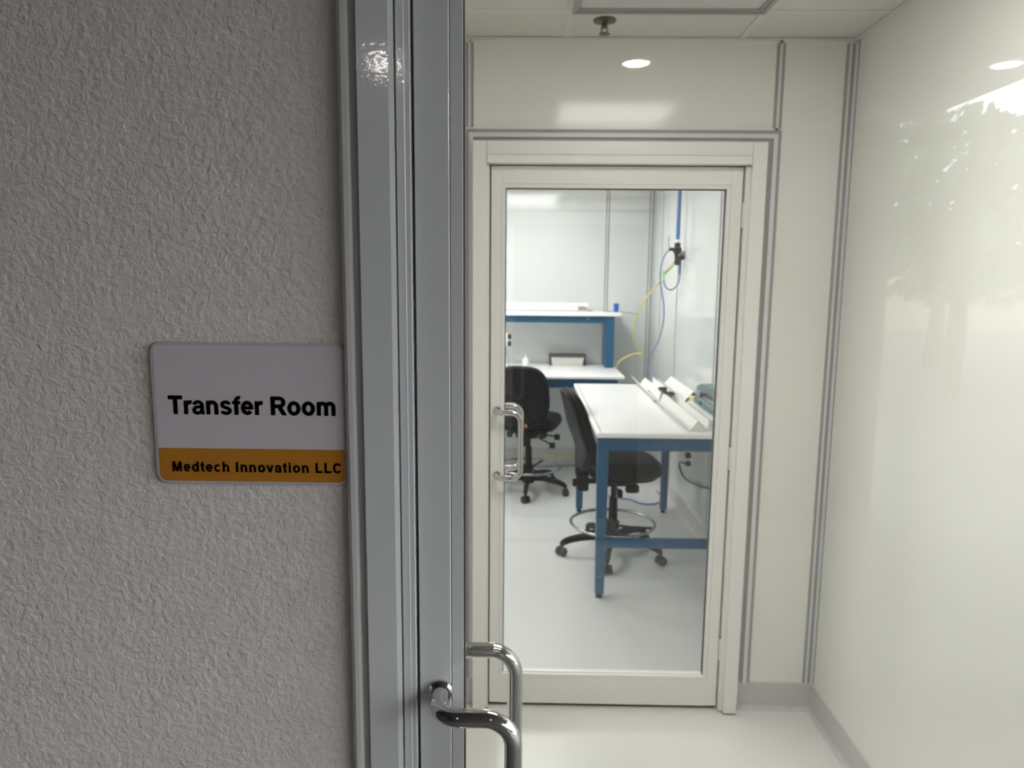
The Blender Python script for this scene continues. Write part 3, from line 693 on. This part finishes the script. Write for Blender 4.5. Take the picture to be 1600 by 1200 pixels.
hose('air_hose', [(-.6, 6.50, .008), (-.2, 6.46, .008), (.1, 6.42, .008), (.40, 6.48, .008), (.62, 6.52, .008)], .0065, 'hose_blue', 'grey-blue hose along the floor under the far bench')
hose('air_hose', [(-.5, 6.62, .125), (-.1, 6.60, .075), (.25, 6.60, .06), (.50, 6.62, .06), (.80, 6.60, .10)], .0065, 'hose_yellow', 'yellow hose drooping low under the far bench')
# socket and plug
pw = thing('wall_outlet', 'pale wall outlet under the near bench with a black plug', 'outlet', (XR-.0005, 4.90, .47))
obj('cover_plate', box(-.006, 0, -.036, .036, -.058, .058, bev=.002), 'white_plastic', pw)
for z in (-.026, .026): obj('socket', box(-.008, -.005, -.017, .017, z-.014, z+.014, bev=.001), 'grey', pw)
pc = thing('power_cord', 'black plug and cord drooping from the wall outlet under the near bench', 'cord', (0, 0, 0))
bm = bmesh.new(); add_box(bm, XR-.045, XR-.009, 4.885, 4.915, .482, .520, bev=.006); obj('plug', bm, 'plastic', pc)
bm = bmesh.new(); add_box(bm, XR-.040, XR-.009, 4.884, 4.918, .428, .460, bev=.006); obj('plug', bm, 'plastic', pc)
obj('cable', tube(spline([(1.120, 4.90, .443), (1.110, 4.99, .430), (1.115, 5.07, .395), (1.13, 5.10, .350), (1.14, 5.03, .315), (1.145, 4.90, .320), (1.145, 4.72, .350), (1.145, 4.50, .392), (1.145, 4.34, .43), (1.14, 4.1, .43), (1.13, 3.9, .60), (1.12, 3.9, .85)], 6), .0055, 8), 'plastic', pc, True)

# ------------------------------------------------------------------ outside, behind the photographer (mirrored in the glass and chrome)
st(obj('ground', box(-40, 60, -60, YF, -.14, -.02), 'ground'), 'grey paving outside the building', 'ground')
st(obj('ceiling_canopy', box(-4, 2.597, -3.4, YF, SOF, SOF+.25), 'soffit'), 'plain canopy soffit over the entrance', 'soffit')
st(obj('wall_rear', box(-4, 2.50, -3.5, -3.4, -.02, SOF), 'dark_wall'), 'dark wall across the entrance passage', 'wall')
st(obj('wall_light_block', box(-4.1, -4, -3.5, YF, -.02, SOF+.25), 'dark_wall'), 'added unseen dark wall shutting sky light out on the left', 'wall')  # added so that sky light enters from the right only
st(obj('roof', box(-4.1, 2.4, YF, YB+.2, 3.0, 3.1), 'soffit'), 'flat roof over both rooms', 'roof')
for k, (x, y) in enumerate(((.534, -2.06), (2.328, -2.06), (-.71, -2.15))):
    d = thing('canopy_downlight', ('round lit downlight mirrored above the inner door', 'round lit downlight mirrored at the top right of the glossy wall', 'round lit downlight mirrored on the outer door frame')[k], 'downlight', (x, y, SOF), group='canopy downlights')
    obj('trim_ring', lathe([(.086, -.001), (.086, -.006), (.066, -.010), (.064, -.001)], 28), 'tee', d, True)
    obj('lens', lathe([(.064, -.004), (.050, -.010), (.02, -.016)], 28), 'lamp_c', d, True)
bm = bmesh.new(); add_box(bm, 6, 40, -24.3, -24, -.02, 2.9); add_box(bm, 5.95, 40, -24.36, -23.94, 2.9, 3.0)
st(obj('wall_warm_fill', bm, 'beige_wall'), 'added beige wall for the warm patches mirrored between the trees', 'wall')  # added unseen; tones the bright horizon gap down to warm mirrored patches
def tree(x, y, h, rad, n, seed, label):
    rnd = random.Random(seed); h *= 1.09; t = thing('tree', label, 'tree', (x, y, -.02), group='trees across the paving')
    obj('trunk', tube([(0, 0, 0), (.05, .02, h*.3), (-.05, .05, h*.6)], [.16, .12, .06], 8), 'bark', t, True)
    bm = bmesh.new(); lowf = rnd.uniform(.20, .34); n = int(n*1.7)
    for i in range(n):
        while True:
            p = Vector((rnd.uniform(-1, 1), rnd.uniform(-1, 1), rnd.uniform(-1, 1)))
            if .15 < p.length < 1: break
        p = Vector((p.x*rad, p.y*rad, h*(.985+lowf)/2+p.z*h*(.985-lowf)/2)); a = Vector((rnd.gauss(0, 1), rnd.gauss(0, 1), rnd.gauss(0, 1))).normalized()
        b = a.orthogonal().normalized(); c = a.cross(b); s = rnd.uniform(.09, .21)
        bm.faces.new([bm.verts.new(p+q) for q in (b*s, c*s*.5, -b*s, -c*s*.5)])
    tag(obj('crown', bm, 'leaf', t), kind='stuff')
for k, (x, y, h, rad, n) in enumerate(((6.0, -8.6, 3.75, 1.7, 800), (10.2, -9.6, 3.85, 1.9, 950), (14.2, -9.4, 3.9, 1.9, 1700), (8.3, -13.2, 4.7, 2.1, 1100), (12.6, -13.6, 4.75, 2.1, 2000), (17.2, -13.2, 4.8, 2.2, 2000), (18.6, -8.2, 3.9, 2.0, 1700), (4.4, -15.0, 4.8, 2.0, 1600))):
    tree(x, y, h, rad, n, 20+k, 'leafy tree standing across the paving, mirrored in the glass')
